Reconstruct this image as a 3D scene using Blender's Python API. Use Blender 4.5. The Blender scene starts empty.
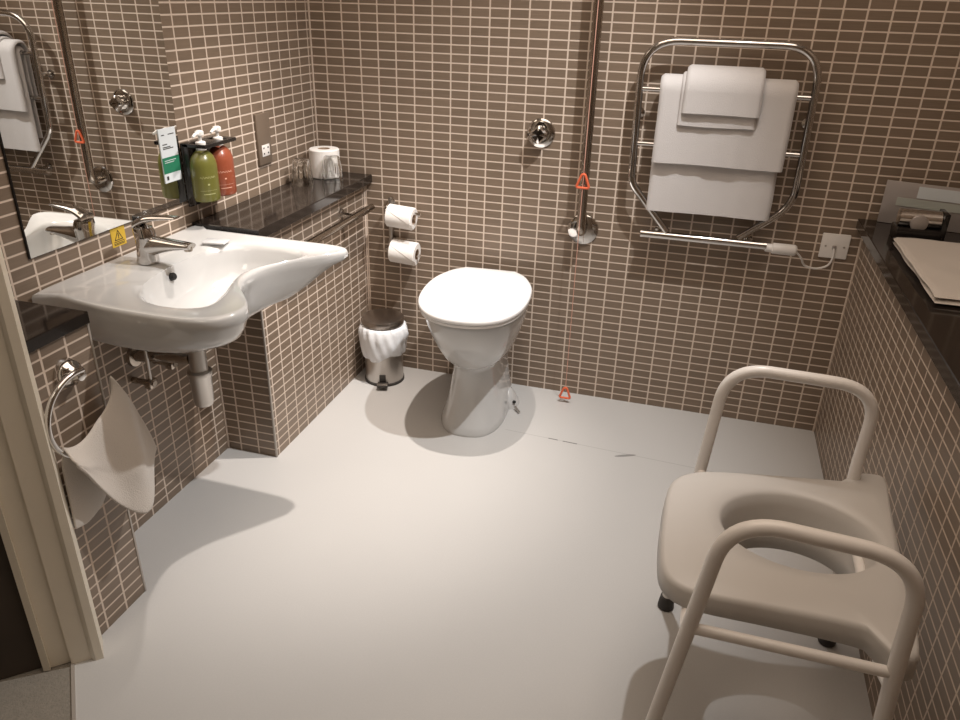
import bpy, bmesh, math, random
from mathutils import Vector, Matrix, noise
random.seed(7)
C = bpy.context.scene.collection
PI = math.pi
WL, XB, XR = -0.057, 0.121, 1.823      # left wall plane, left low boxing face, right low boxing face
PIT, ROW = 0.065, 0.028284             # tile pitch
CEIL = 2.38

# ------------------------------------------------------------------ materials
def mat(name, col, rough=0.5, metal=0.0, spec=0.5, bump=None, trans=0.0, coat=0.0, sheen=0.0, emit=0.0, var=None):
    m = bpy.data.materials.new(name); m.use_nodes = True
    n = m.node_tree; b = n.nodes['Principled BSDF']
    b.inputs['Base Color'].default_value = (*col, 1)
    b.inputs['Roughness'].default_value = rough
    b.inputs['Metallic'].default_value = metal
    b.inputs['Specular IOR Level'].default_value = spec
    b.inputs['Transmission Weight'].default_value = trans
    b.inputs['Coat Weight'].default_value = coat
    b.inputs['Sheen Weight'].default_value = sheen
    if emit:
        b.inputs['Emission Color'].default_value = (*col, 1); b.inputs['Emission Strength'].default_value = emit
    tc = n.nodes.new('ShaderNodeTexCoord')
    if var:
        s, amt = var
        nz = n.nodes.new('ShaderNodeTexNoise'); nz.inputs['Scale'].default_value = s; nz.inputs['Detail'].default_value = 4
        n.links.new(tc.outputs['Object'], nz.inputs['Vector'])
        mx = n.nodes.new('ShaderNodeMix'); mx.data_type = 'RGBA'
        mx.inputs[6].default_value = (*[c * (1 - amt) for c in col], 1); mx.inputs[7].default_value = (*[min(1, c * (1 + amt)) for c in col], 1)
        n.links.new(nz.outputs['Fac'], mx.inputs[0]); n.links.new(mx.outputs[2], b.inputs['Base Color'])
    if bump:
        s, st = bump
        nz = n.nodes.new('ShaderNodeTexNoise'); nz.inputs['Scale'].default_value = s; nz.inputs['Detail'].default_value = 3
        n.links.new(tc.outputs['Object'], nz.inputs['Vector'])
        bp = n.nodes.new('ShaderNodeBump'); bp.inputs['Strength'].default_value = st; bp.inputs['Distance'].default_value = 0.002
        n.links.new(nz.outputs['Fac'], bp.inputs['Height']); n.links.new(bp.outputs['Normal'], b.inputs['Normal'])
    return m

def N(nt, op, a, b=None, c=None):
    n = nt.nodes.new('ShaderNodeMath'); n.operation = op
    for i, v in enumerate((a, b, c)):
        if v is None: continue
        if isinstance(v, (int, float)): n.inputs[i].default_value = v
        else: nt.links.new(v, n.inputs[i])
    return n.outputs[0]

TILE = (0.205, 0.152, 0.110); GROUT = (0.65, 0.54, 0.45)
def tile_mat(name, d, off, z0=-0.0027, gu=0.0049, gv=0.0040):
    m = bpy.data.materials.new(name); m.use_nodes = True; nt = m.node_tree; b = nt.nodes['Principled BSDF']
    tc = nt.nodes.new('ShaderNodeTexCoord'); sp = nt.nodes.new('ShaderNodeSeparateXYZ')
    nt.links.new(tc.outputs['Object'], sp.inputs[0])
    u = N(nt, 'ADD', N(nt, 'MULTIPLY', sp.outputs[0], d[0]), N(nt, 'MULTIPLY', sp.outputs[1], d[1]))
    u = N(nt, 'DIVIDE', N(nt, 'SUBTRACT', u, off), PIT)
    v = N(nt, 'DIVIDE', N(nt, 'SUBTRACT', sp.outputs[2], z0), ROW)
    def edge(t, pit, g):
        f = N(nt, 'FRACT', t); e = N(nt, 'MULTIPLY', N(nt, 'MINIMUM', f, N(nt, 'SUBTRACT', 1.0, f)), pit)
        r = nt.nodes.new('ShaderNodeMapRange'); r.interpolation_type = 'SMOOTHSTEP'
        nt.links.new(e, r.inputs[0]); r.inputs[1].default_value = g / 2 - .0004; r.inputs[2].default_value = g / 2 + .0007
        return r.outputs[0]
    msk = N(nt, 'MULTIPLY', edge(u, PIT, gu), edge(v, ROW, gv))
    cb = nt.nodes.new('ShaderNodeCombineXYZ')
    nt.links.new(N(nt, 'FLOOR', u), cb.inputs[0]); nt.links.new(N(nt, 'FLOOR', v), cb.inputs[1])
    wn = nt.nodes.new('ShaderNodeTexWhiteNoise'); nt.links.new(cb.outputs[0], wn.inputs['Vector'])
    cs = nt.nodes.new('ShaderNodeCombineXYZ')                       # fine horizontal streaks in the glaze
    nt.links.new(N(nt, 'MULTIPLY', u, 0.8), cs.inputs[0]); nt.links.new(N(nt, 'MULTIPLY', v, 9.0), cs.inputs[1]); nt.links.new(wn.outputs[0], cs.inputs[2])
    nz = nt.nodes.new('ShaderNodeTexNoise'); nz.inputs['Scale'].default_value = 1.0; nz.inputs['Detail'].default_value = 2
    nt.links.new(cs.outputs[0], nz.inputs['Vector'])
    val = N(nt, 'ADD', N(nt, 'ADD', N(nt, 'MULTIPLY', wn.outputs[0], 0.16), N(nt, 'MULTIPLY', nz.outputs['Fac'], 0.34)), 0.75)
    hs = nt.nodes.new('ShaderNodeHueSaturation'); hs.inputs['Color'].default_value = (*TILE, 1); nt.links.new(val, hs.inputs['Value'])
    mx = nt.nodes.new('ShaderNodeMix'); mx.data_type = 'RGBA'
    nt.links.new(msk, mx.inputs[0]); mx.inputs[6].default_value = (*GROUT, 1); nt.links.new(hs.outputs[0], mx.inputs[7])
    nt.links.new(mx.outputs[2], b.inputs['Base Color'])
    nt.links.new(N(nt, 'SUBTRACT', 0.8, N(nt, 'MULTIPLY', msk, 0.42)), b.inputs['Roughness'])
    bp = nt.nodes.new('ShaderNodeBump'); bp.inputs['Strength'].default_value = 0.5; bp.inputs['Distance'].default_value = 0.001
    nt.links.new(msk, bp.inputs['Height']); nt.links.new(bp.outputs['Normal'], b.inputs['Normal'])
    return m

M = {}
M['tile_back'] = tile_mat('tile_back', (1, 0), 0.0)
M['tile_left'] = tile_mat('tile_left', (0, 1), -0.0205)
M['tile_box'] = tile_mat('tile_box', (0, 1), -0.0150)
M['tile_boxend'] = tile_mat('tile_boxend', (1, 0), -0.008)
M['tile_pier'] = tile_mat('tile_pier', (0, 1), -1.390)
M['tile_right'] = tile_mat('tile_right', (0, 1), -0.004)
M['grout'] = mat('grout', GROUT, .8)
M['trim_metal'] = mat('trim_metal', (.42, .38, .34), .4, .3)
M['ceramic'] = mat('ceramic', (.53, .525, .515), .10, coat=.5)
M['lid'] = mat('lid', (.86, .85, .84), .22)
M['chrome'] = mat('chrome', (.62, .60, .58), .10, 1.0)
M['chrome_dull'] = mat('chrome_dull', (.42, .37, .32), .22, 1.0)
M['steel'] = mat('steel', (.52, .49, .46), .32, 1.0)
M['steel_brushed'] = mat('steel_brushed', (.40, .36, .33), .28, 1.0)
M['dark'] = mat('dark', (.012, .011, .011), .45)
M['rubber'] = mat('rubber', (.045, .04, .036), .7)
M['granite'] = mat('granite', (.016, .012, .010), .10, var=(160, .8), spec=.45)
M['towel'] = mat('towel', (.60, .575, .565), .95, bump=(420, .7), sheen=.3)
M['towel_grey'] = mat('towel_grey', (.60, .55, .50), .95, bump=(420, .7), sheen=.3)
M['paper'] = mat('paper', (.84, .81, .78), .9, bump=(150, .3))
M['card'] = mat('card', (.38, .27, .19), .9)
M['plastic_white'] = mat('plastic_white', (.78, .75, .72), .35)
M['seat_plastic'] = mat('seat_plastic', (.575, .55, .52), .42)
M['enamel'] = mat('enamel', (.82, .785, .75), .28)
M['paint'] = mat('paint', (.80, .73, .61), .45, bump=(30, .2), var=(6, .06))
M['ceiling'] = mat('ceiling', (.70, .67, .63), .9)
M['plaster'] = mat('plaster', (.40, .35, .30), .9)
M['green'] = mat('green', (.125, .122, .026), .28, spec=.5, coat=.3)
M['orange'] = mat('orange', (.25, .062, .030), .28, spec=.5, coat=.3)
M['pale_print_g'] = mat('pale_print_g', (.42, .42, .20), .5)
M['pale_print_o'] = mat('pale_print_o', (.72, .40, .30), .5)
M['pull'] = mat('pull', (.72, .14, .06), .4)
M['cord'] = mat('cord', (.62, .34, .26), .7)
M['yellow'] = mat('yellow', (.62, .40, .03), .5)
M['black_print'] = mat('black_print', (.02, .018, .015), .6)
M['card_white'] = mat('card_white', (.62, .66, .68), .5)
M['card_green'] = mat('card_green', (.02, .17, .09), .5)
M['socket_plate'] = mat('socket_plate', (.21, .16, .12), .4, .25)
M['bag'] = mat('bag', (.74, .75, .77), .38, bump=(45, .9))
M['holder_black'] = mat('holder_black', (.014, .012, .011), .25)
M['carpet'] = mat('carpet', (.24, .215, .18), .95, bump=(260, 1.0), var=(120, .25))
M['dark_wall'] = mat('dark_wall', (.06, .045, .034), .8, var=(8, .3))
M['silver'] = mat('silver', (.40, .36, .34), .42, .35)
M['wrap'] = mat('wrap', (.82, .82, .82), .15, trans=.35, bump=(60, .5))
M['frost'] = mat('frost', (.42, .44, .40), .4)
def mirror_mat():
    return mat('mirror_glass', (.80, .80, .78), .0, 1.0)
M['mirror'] = mirror_mat()
g = bpy.data.materials.new('clear_glass'); g.use_nodes = True
gb = g.node_tree.nodes['Principled BSDF']; gb.inputs['Base Color'].default_value = (.97, .97, .96, 1); gb.inputs['Roughness'].default_value = .02
gb.inputs['Transmission Weight'].default_value = 1; gb.inputs['IOR'].default_value = 1.45
M['glass'] = g
def floor_mat():
    m = bpy.data.materials.new('vinyl'); m.use_nodes = True; nt = m.node_tree; b = nt.nodes['Principled BSDF']
    tc = nt.nodes.new('ShaderNodeTexCoord'); sp = nt.nodes.new('ShaderNodeSeparateXYZ'); nt.links.new(tc.outputs['Object'], sp.inputs[0])
    n1 = nt.nodes.new('ShaderNodeTexNoise'); n1.inputs['Scale'].default_value = 260; n1.inputs['Detail'].default_value = 2
    n2 = nt.nodes.new('ShaderNodeTexNoise'); n2.inputs['Scale'].default_value = 5; n2.inputs['Detail'].default_value = 3
    for q in (n1, n2): nt.links.new(tc.outputs['Object'], q.inputs['Vector'])
    val = N(nt, 'ADD', N(nt, 'ADD', N(nt, 'MULTIPLY', n1.outputs['Fac'], .10), N(nt, 'MULTIPLY', n2.outputs['Fac'], .04)), .93)
    # welded seam with worn black scuffs
    dl = N(nt, 'ABSOLUTE', N(nt, 'ADD', sp.outputs[1], N(nt, 'ADD', N(nt, 'MULTIPLY', sp.outputs[0], .055), .300)))
    def rng(x, a, c): return N(nt, 'MULTIPLY', N(nt, 'GREATER_THAN', x, a), N(nt, 'LESS_THAN', x, c))
    seam = N(nt, 'MULTIPLY', N(nt, 'LESS_THAN', dl, .0016), rng(sp.outputs[0], .78, 1.75))
    sc = N(nt, 'MULTIPLY', N(nt, 'LESS_THAN', dl, .0028), N(nt, 'ADD', rng(sp.outputs[0], .935, .968), rng(sp.outputs[0], .985, 1.035)))
    d2x = N(nt, 'DIVIDE', N(nt, 'SUBTRACT', sp.outputs[0], 1.20), .034)
    d2y = N(nt, 'DIVIDE', N(nt, 'SUBTRACT', N(nt, 'SUBTRACT', sp.outputs[1], -.377), N(nt, 'MULTIPLY', N(nt, 'SUBTRACT', sp.outputs[0], 1.20), .45)), .007)
    spot = N(nt, 'LESS_THAN', N(nt, 'ADD', N(nt, 'MULTIPLY', d2x, d2x), N(nt, 'MULTIPLY', d2y, d2y)), 1.0)
    k = N(nt, 'MULTIPLY', N(nt, 'SUBTRACT', 1.0, N(nt, 'MULTIPLY', seam, .22)), N(nt, 'MULTIPLY', N(nt, 'SUBTRACT', 1.0, N(nt, 'MULTIPLY', sc, .60)), N(nt, 'SUBTRACT', 1.0, N(nt, 'MULTIPLY', spot, .5))))
    hs = nt.nodes.new('ShaderNodeHueSaturation'); hs.inputs['Color'].default_value = (.50, .49, .475, 1)
    nt.links.new(N(nt, 'MULTIPLY', val, k), hs.inputs['Value']); nt.links.new(hs.outputs[0], b.inputs['Base Color'])
    b.inputs['Roughness'].default_value = .42
    return m
M['vinyl'] = floor_mat()

# ------------------------------------------------------------------ helpers
def wloc(o):
    v = Vector((0, 0, 0))
    while o: v = v + o.location; o = o.parent
    return v
def obj(name, bm, m, parent=None, smooth=40, loc=None):
    off = wloc(parent) if parent else Vector((0, 0, 0))
    if loc: off = off + Vector(loc)
    bmesh.ops.recalc_face_normals(bm, faces=bm.faces)
    bmesh.ops.translate(bm, verts=bm.verts, vec=-(off if not loc or parent else Vector(loc)))
    if smooth:
        for f in bm.faces: f.smooth = True
        for e in bm.edges:
            if len(e.link_faces) == 2 and e.calc_face_angle(0) > math.radians(smooth): e.smooth = False
    me = bpy.data.meshes.new(name); bm.to_mesh(me); bm.free()
    o = bpy.data.objects.new(name, me); C.objects.link(o)
    ms = m if isinstance(m, (list, tuple)) else [m]
    for q in ms: me.materials.append(M[q])
    if parent: o.parent = parent
    if loc: o.location = loc
    return o
def thing(name, label, cat, loc, group=None):
    o = bpy.data.objects.new(name, None); C.objects.link(o); o.location = loc; o.empty_display_size = .05
    o['label'] = label; o['category'] = cat
    if group: o['group'] = group
    return o
def tag(o, label, cat, group=None):
    o['label'] = label; o['category'] = cat
    if group: o['group'] = group
    return o
def struct(o): o['kind'] = 'structure'; return o
def B(): return bmesh.new()
def box(bm, a, b, bev=0.0, seg=2, rot=None, mi=0):
    """axis box between corners a and b, optional bevel and z rotation about its centre"""
    c = [(a[i] + b[i]) / 2 for i in range(3)]; s = [abs(b[i] - a[i]) for i in range(3)]
    t = bmesh.new(); bmesh.ops.create_cube(t, size=1)
    bmesh.ops.scale(t, vec=s, verts=t.verts)
    if bev: bmesh.ops.bevel(t, geom=list(t.edges), offset=min(bev, min(s) * .49), segments=seg, affect='EDGES', profile=.5)
    if rot: bmesh.ops.rotate(t, cent=(0, 0, 0), matrix=rot if isinstance(rot, Matrix) else Matrix.Rotation(rot, 3, 'Z'), verts=t.verts)
    bmesh.ops.translate(t, vec=c, verts=t.verts)
    for f in t.faces: f.material_index = mi
    me = bpy.data.meshes.new('t'); t.to_mesh(me); t.free(); bm.from_mesh(me); bpy.data.meshes.remove(me)
def loft(bm, rings, close=True, cap0=False, cap1=False, mi=0):
    vs = [[bm.verts.new(p) for p in r] for r in rings]
    n = len(vs[0])
    for i in range(len(vs) - 1):
        for j in range(n if close else n - 1):
            k = (j + 1) % n
            f = bm.faces.new((vs[i][j], vs[i][k], vs[i + 1][k], vs[i + 1][j])); f.material_index = mi
    if cap0: bm.faces.new(list(reversed(vs[0]))).material_index = mi
    if cap1: bm.faces.new(vs[-1]).material_index = mi
    return vs
def lathe(bm, c, prof, axis='z', seg=40, sx=1, sy=1, mi=0):
    """profile of (radius, height) around the axis through c"""
    ax = {'z': Matrix.Identity(3), 'x': Matrix.Rotation(PI / 2, 3, 'Y'), 'y': Matrix.Rotation(PI / 2, 3, 'X'), '-y': Matrix.Rotation(-PI / 2, 3, 'X')}[axis] if isinstance(axis, str) else axis
    c = Vector(c); rings = []
    for r, h in prof:
        r = max(r, 1e-5)
        rings.append([c + ax @ Vector((r * math.cos(2 * PI * k / seg) * sx, r * math.sin(2 * PI * k / seg) * sy, h)) for k in range(seg)])
    loft(bm, rings, cap0=prof[0][0] > 1e-4, cap1=prof[-1][0] > 1e-4, mi=mi)
    bmesh.ops.remove_doubles(bm, verts=bm.verts, dist=2e-5)
def smooth_path(pts, r=0.03, n=8):
    """round the corners of a polyline with radius r (or a list of radii)"""
    pts = [Vector(p) for p in pts]; out = [pts[0]]
    for i in range(1, len(pts) - 1):
        rr = r[i - 1] if isinstance(r, (list, tuple)) else r
        a, b, c = pts[i - 1], pts[i], pts[i + 1]
        u = (a - b); v = (c - b); d = min(rr, u.length * .49, v.length * .49)
        p0 = b + u.normalized() * d; p1 = b + v.normalized() * d
        for k in range(n + 1):
            t = k / n; out.append(p0 * (1 - t) ** 2 + b * 2 * t * (1 - t) + p1 * t ** 2)
    out.append(pts[-1]); return out
def tube(bm, path, r, seg=16, closed=False, cap=True, mi=0):
    path = [Vector(p) for p in path]; n = len(path); rings = []; up = None
    for i, p in enumerate(path):
        if closed: t = (path[(i + 1) % n] - path[i - 1]).normalized()
        else: t = (path[min(i + 1, n - 1)] - path[max(i - 1, 0)]).normalized()
        if up is None: up = Vector((0, 0, 1)) if abs(t.z) < .9 else Vector((0, 1, 0))
        up = (up - t * up.dot(t)).normalized(); w = t.cross(up)
        rr = r[i] if isinstance(r, (list, tuple)) else r
        rings.append([p + up * rr * math.cos(2 * PI * k / seg) + w * rr * math.sin(2 * PI * k / seg) for k in range(seg)])
    if closed: rings.append(rings[0])
    loft(bm, rings, cap0=cap and not closed, cap1=cap and not closed, mi=mi)
    if closed: bmesh.ops.remove_doubles(bm, verts=bm.verts, dist=1e-5)
def cat_rom(pts, n=8, closed=True):
    P_ = [Vector(p) for p in pts]; out = []; m = len(P_)
    for i in range(m if closed else m - 1):
        if closed: a, b, c, d = P_[i - 1], P_[i], P_[(i + 1) % m], P_[(i + 2) % m]
        else: a, b, c, d = P_[max(i - 1, 0)], P_[i], P_[i + 1], P_[min(i + 2, m - 1)]
        for k in range(n):
            t = k / n
            out.append(.5 * ((2 * b) + (c - a) * t + (2 * a - 5 * b + 4 * c - d) * t * t + (3 * b - a - 3 * c + d) * t ** 3))
    if not closed: out.append(P_[-1])
    return out
def radial(poly, c, ang):
    """distance from c to polygon along angle"""
    d = Vector((math.cos(ang), math.sin(ang))); best = None; n = len(poly)
    for i in range(n):
        a = Vector(poly[i][:2]) - Vector(c); b = Vector(poly[(i + 1) % n][:2]) - Vector(c); e = b - a
        den = d.x * e.y - d.y * e.x
        if abs(den) < 1e-9: continue
        t = (a.x * e.y - a.y * e.x) / den; s = (a.x * d.y - a.y * d.x) / den
        if t > 0 and -1e-6 <= s <= 1 + 1e-6 and (best is None or t > best): best = t
    return best or 0
def rot_about(bm, c, ang, axis='Z'):
    bmesh.ops.rotate(bm, cent=c, matrix=Matrix.Rotation(ang, 3, axis), verts=bm.verts)

# ------------------------------------------------------------------ the room
def wallbox(name, a, b, m):
    bm = B(); box(bm, a, b); return struct(obj(name, bm, m, smooth=0))
RX = 2.16
DA = Vector((.173, -1.597, 0)); dn = Vector((.733, .680, 0)).normalized(); dt = Vector((.680, -.733, 0))   # doorway: corner, normal into room, along the opening
wallbox('wall_back', (WL - .1, 0, 0), (RX + .1, .1, CEIL), 'tile_back')
wallbox('wall_left', (WL - .1, -1.60, 0), (WL, 0, CEIL), 'tile_left')
wallbox('wall_right', (RX, -2.95, 0), (RX + .1, 0, CEIL), 'tile_right')
wallbox('wall_near', (.98, -2.95, 0), (RX, -2.85, CEIL), 'tile_back')
wallbox('wall_right_low', (XR, -2.85, 0), (RX, 0, .735), 'tile_right')
bm = B(); box(bm, (WL, -.748, 0), (XB, 0, .733))
for f in bm.faces: f.material_index = 1 if abs(f.normal.y) > .5 else 0
struct(obj('wall_left_low', bm, ['tile_box', 'tile_boxend'], smooth=0))
bm = B(); box(bm, (WL, -1.582, 0), (XB, -1.390, .728))
struct(obj('wall_left_pier', bm, ['tile_pier'], smooth=0))
wallbox('ceiling', (WL - .1, -2.95, CEIL), (RX + .1, .1, CEIL + .1), 'ceiling')
# vinyl floor ends on the diagonal of the doorway
def slab(name, pts, z0, z1, m):
    bm = B(); loft(bm, [[(x, y, z0) for x, y in pts], [(x, y, z1) for x, y in pts]], cap0=True, cap1=True)
    return struct(obj(name, bm, m, smooth=0))
e0 = DA - dn * .060 - dt * .1; e1 = DA - dn * .060 + dt * 1.85
slab('floor', [(WL, 0), (WL, -1.60), (e0.x, e0.y), (e1.x, e1.y), (RX, -2.95), (RX, 0)], -.05, 0, 'vinyl')
h0 = DA - dn * .064 - dt * .8; h1 = DA - dn * .064 + dt * 1.85; 
slab('floor_hall', [(h0.x, h0.y), (h1.x, h1.y), (h1.x - dn.x * 1.1, h1.y - dn.y * 1.1), (h0.x - dn.x * 1.1, h0.y - dn.y * 1.1)], -.05, -.002, 'carpet')
# metal corner trims and grout lines in the corners
bm = B(); box(bm, (XB - .003, -.7515, 0), (XB + .0025, -.745, .733), .001); struct(obj('trim_1', bm, 'trim_metal'))
bm = B(); box(bm, (XB - .003, -1.3925, 0), (XB + .002, -1.387, .728), .001); struct(obj('trim_2', bm, 'trim_metal'))
bm = B(); box(bm, (WL, -.006, .764), (WL + .006, 0, CEIL), .002); struct(obj('trim_3', bm, 'grout'))
bm = B(); box(bm, (XB, -.006, 0), (XB + .006, 0, .735), .002); struct(obj('trim_4', bm, 'grout'))
bm = B(); box(bm, (XR - .006, -.006, 0), (XR, 0, .735), .002); struct(obj('trim_5', bm, 'grout'))
bm = B(); box(bm, (WL, -.754, 0), (WL + .006, -.748, .60), .002); struct(obj('trim_6', bm, 'grout'))

# diagonal doorway: painted frame, wall above and beyond, dark hall outside
def dpt(n, t, z): v = DA + dn * n + dt * t; return (v.x, v.y, z)
def dprism(bm, prof, z0, z1): loft(bm, [[dpt(n, t, z0) for n, t in prof], [dpt(n, t, z1) for n, t in prof]], cap0=True, cap1=True)
door = struct(obj('door_1', (lambda bm: (dprism(bm, [(0, 0), (0, -.062), (-.02, -.062), (-.02, -.016), (-.022, -.004), (-.016, 0)], 0, 2.1), bm)[1])(B()), 'paint', smooth=30))
bm = B(); dprism(bm, [(-.02, -.004), (-.02, -.05), (-.106, -.05), (-.106, -.020), (-.064, -.020), (-.064, -.010), (-.026, -.010)], 0, 2.08); obj('door_lining', bm, 'paint', door, smooth=30)
bm = B(); dprism(bm, [(-.106, -.012), (-.106, -.06), (-.120, -.06), (-.120, -.016)], 0, 2.1); obj('door_architrave', bm, 'paint', door, smooth=30)
W = .92
bm = B(); dprism(bm, [(0, W), (-.152, W), (-.152, W + .06), (0, W + .06)], 0, 2.1); obj('door_lining', bm, 'paint', door, smooth=30)
bm = B(); dprism(bm, [(0, -.01), (-.152, -.01), (-.152, W + .01), (0, W + .01)], 2.04, 2.1); obj('door_head', bm, 'paint', door, smooth=30)
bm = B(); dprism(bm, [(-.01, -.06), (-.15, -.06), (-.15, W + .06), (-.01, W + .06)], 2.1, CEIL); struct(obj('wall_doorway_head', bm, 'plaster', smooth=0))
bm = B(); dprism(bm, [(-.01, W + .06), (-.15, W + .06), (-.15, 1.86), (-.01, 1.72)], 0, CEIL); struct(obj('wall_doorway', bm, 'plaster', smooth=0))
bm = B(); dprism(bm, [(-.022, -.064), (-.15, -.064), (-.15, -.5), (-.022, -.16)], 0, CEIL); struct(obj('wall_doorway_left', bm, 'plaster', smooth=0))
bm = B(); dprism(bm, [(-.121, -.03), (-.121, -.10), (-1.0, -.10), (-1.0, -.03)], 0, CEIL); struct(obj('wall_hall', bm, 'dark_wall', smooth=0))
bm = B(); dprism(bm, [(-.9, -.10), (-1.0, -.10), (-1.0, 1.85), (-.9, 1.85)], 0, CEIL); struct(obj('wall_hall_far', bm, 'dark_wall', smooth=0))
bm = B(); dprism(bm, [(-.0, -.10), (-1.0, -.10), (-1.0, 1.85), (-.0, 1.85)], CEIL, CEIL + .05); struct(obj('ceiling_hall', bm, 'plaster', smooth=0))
bm = B(); dprism(bm, [(-.059, -.045), (-.066, -.045), (-.066, W), (-.059, W)], -.004, .0035); struct(obj('trim_7', bm, 'trim_metal', smooth=0))

# mirror in the left wall: named as a fitting of its own
t = thing('wall_mirror', 'large frameless mirror on the tiled wall above the basin', 'mirror', (WL, -1.06, .83))
MY0, MY1, MZ0, MZ1 = -1.333, -.787, .829, 1.95
bm = B(); box(bm, (WL + .0005, MY0, MZ0), (WL + .0055, MY1, MZ1)); obj('mirror_back', bm, 'dark', t, smooth=0)
bm = B(); box(bm, (WL + .0056, MY0 + .002, MZ0 + .001), (WL + .0066, MY1 - .001, MZ1)); obj('mirror_glass', bm, 'mirror', t, smooth=0)

# stone ledges
def ledge(name, a, b, label):
    bm = B(); box(bm, a, b, .002, 1); return tag(obj(name, bm, 'granite', smooth=0), label, 'ledge')
ledge('stone_ledge', (WL + .001, -.775, .734), (.157, -.001, .764), 'dark polished stone ledge in the left corner carrying the tumblers and spare roll')
ledge('stone_ledge', (WL + .001, -1.582, .729), (XB + .008, -1.388, .756), 'short dark stone ledge between the basin and the door frame')
ledge('stone_ledge', (XR - .028, -2.849, .736), (RX - .001, -.001, .767), 'long dark stone ledge along the right wall, above the commode chair')

# ------------------------------------------------------------------ basin
bc = (.185, -1.078); NB = 144
out = cat_rom([(-.055, -1.318), (.0, -1.338), (.14, -1.362), (.30, -1.366), (.375, -1.352), (.412, -1.318), (.424, -1.268), (.398, -1.222),
               (.352, -1.170), (.323, -1.118), (.314, -1.070), (.322, -1.020), (.350, -.965), (.388, -.915), (.425, -.868), (.446, -.832), (.436, -.806),
               (.396, -.796), (.28, -.792), (.14, -.790), (.0, -.789), (-.055, -.789)], 10)
out = [(max(WL + .001, p.x), p.y) for p in [Vector((q.x, q.y)) for q in [Vector((*v[:2], 0)) for v in out]]]
bowl_o = cat_rom([(.092, -1.03), (.098, -1.13), (.125, -1.225), (.19, -1.285), (.27, -1.295), (.325, -1.262), (.318, -1.19), (.298, -1.13), (.290, -1.075),
                  (.298, -1.015), (.335, -.94), (.352, -.885), (.315, -.852), (.235, -.848), (.155, -.87), (.105, -.94)], 10)
body_o = cat_rom([(WL + .002, -1.05), (WL + .002, -1.28), (.02, -1.340), (.18, -1.356), (.32, -1.354), (.392, -1.315), (.398, -1.245), (.338, -1.165), (.306, -1.075), (.335, -.985), (.385, -.895), (.33, -.85), (.18, -.835), (.02, -.84), (WL + .002, -.87)], 10)
bot_o = cat_rom([(WL + .004, -1.07), (WL + .004, -1.24), (.06, -1.30), (.24, -1.295), (.30, -1.20), (.29, -1.07), (.29, -.97), (.24, -.90), (.12, -.885), (.02, -.94)], 10)
def rad(poly): return [radial(poly, bc, 2 * PI * k / NB) for k in range(NB)]
RO, RB, RD, RT = rad(out), rad([v[:2] for v in bowl_o]), rad([v[:2] for v in body_o]), rad([v[:2] for v in bot_o])
def ring(rr, z):
    return [(max(WL + .001, bc[0] + rr[k] * math.cos(2 * PI * k / NB)), bc[1] + rr[k] * math.sin(2 * PI * k / NB), z if not callable(z) else z(k)) for k in range(NB)]
def mixr(a, b, t): return [a[k] * (1 - t) + b[k] * t for k in range(NB)]
def offr(a, d): return [max(.001, a[k] - d) for k in range(NB)]
basin = thing('wash_basin', 'white ceramic accessible wash basin with a concave front, on the left wall', 'basin', (bc[0], bc[1], .60))
bm = B()
RBm = [min(RB[k], RO[k] - .026) for k in range(NB)]
under = [ring([v * .4 for v in RT], .624), ring([v * .85 for v in RT], .626), ring(RT, .636), ring(mixr(RT, RD, .5), .652), ring(mixr(RT, RD, .85), .678), ring(mixr(RD, RO, .25), .705), ring(mixr(RD, RO, .62), .722), ring(mixr(RD, RO, .92), .730)]
top = [ring(RO, .737), ring(RO, .748), ring(offr(RO, .003), .7545), ring(offr(RO, .009), .757), ring(offr(RO, .018), .756),
       ring(mixr(offr(RO, .022), RBm, .35), .7535), ring(mixr(offr(RO, .022), RBm, .8), .7515), ring(RBm, .747), ring([v * .965 for v in RBm], .735), ring([v * .92 for v in RBm], .712),
       ring([v * .84 for v in RBm], .680), ring([v * .70 for v in RBm], .655), ring([v * .5 for v in RBm], .643), ring([v * .28 for v in RBm], .638), ring([.024] * NB, .636)]
loft(bm, under + top, cap0=True, cap1=True)
bo = obj('basin_bowl', bm, 'ceramic', basin, smooth=60)
bm = B(); lathe(bm, (bc[0], bc[1], .636), [(.0, .004), (.010, .004), (.020, .0035), (.024, .0015), (.0245, -.004)]); wst = obj('plug_waste', bm, 'chrome', basin)
bm = B(); lathe(bm, (bc[0], bc[1], .6405), [(.014, 0), (.013, .002), (0, .003)]); obj('plug', bm, 'dark', wst)
bm = B(); lathe(bm, (.1055, -1.083, .727), [(0, .0035), (.0075, .003), (.0095, .0), (.0095, -.012)], axis=Matrix.Rotation(PI / 2 - .35, 3, 'Y')); obj('overflow_hole', bm, 'dark', basin)

# mixer tap
t = thing('mixer_tap', 'chrome single lever mixer tap standing on the basin', 'tap', (.035, -1.078, .755))
bm = B(); rings = []
for z, rx, ry, cx in [(.754, .026, .026, .035), (.760, .0265, .0265, .035), (.775, .0245, .0245, .036), (.795, .0235, .024, .037), (.815, .024, .025, .038), (.832, .0245, .0255, .036), (.842, .022, .023, .034), (.846, .012, .012, .033)]:
    rings.append([(cx + rx * math.cos(a), -1.078 + ry * math.sin(a), z) for a in [2 * PI * k / 32 for k in range(32)]])
loft(bm, rings, cap0=True, cap1=True); obj('tap_body', bm, 'chrome', t)
bm = B()
sp = cat_rom([(.034, -1.078, .793), (.070, -1.075, .799), (.110, -1.071, .802), (.156, -1.066, .803)], 8, False)
rings = []
for i, p_ in enumerate(sp):
    f = i / (len(sp) - 1); hw = .0245 - .008 * f; hh = .034 - .027 * f ** .7
    rings.append([(p_.x, p_.y + hw * math.cos(a), p_.z + hh * math.sin(a)) for a in [2 * PI * k / 24 for k in range(24)]])
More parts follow.
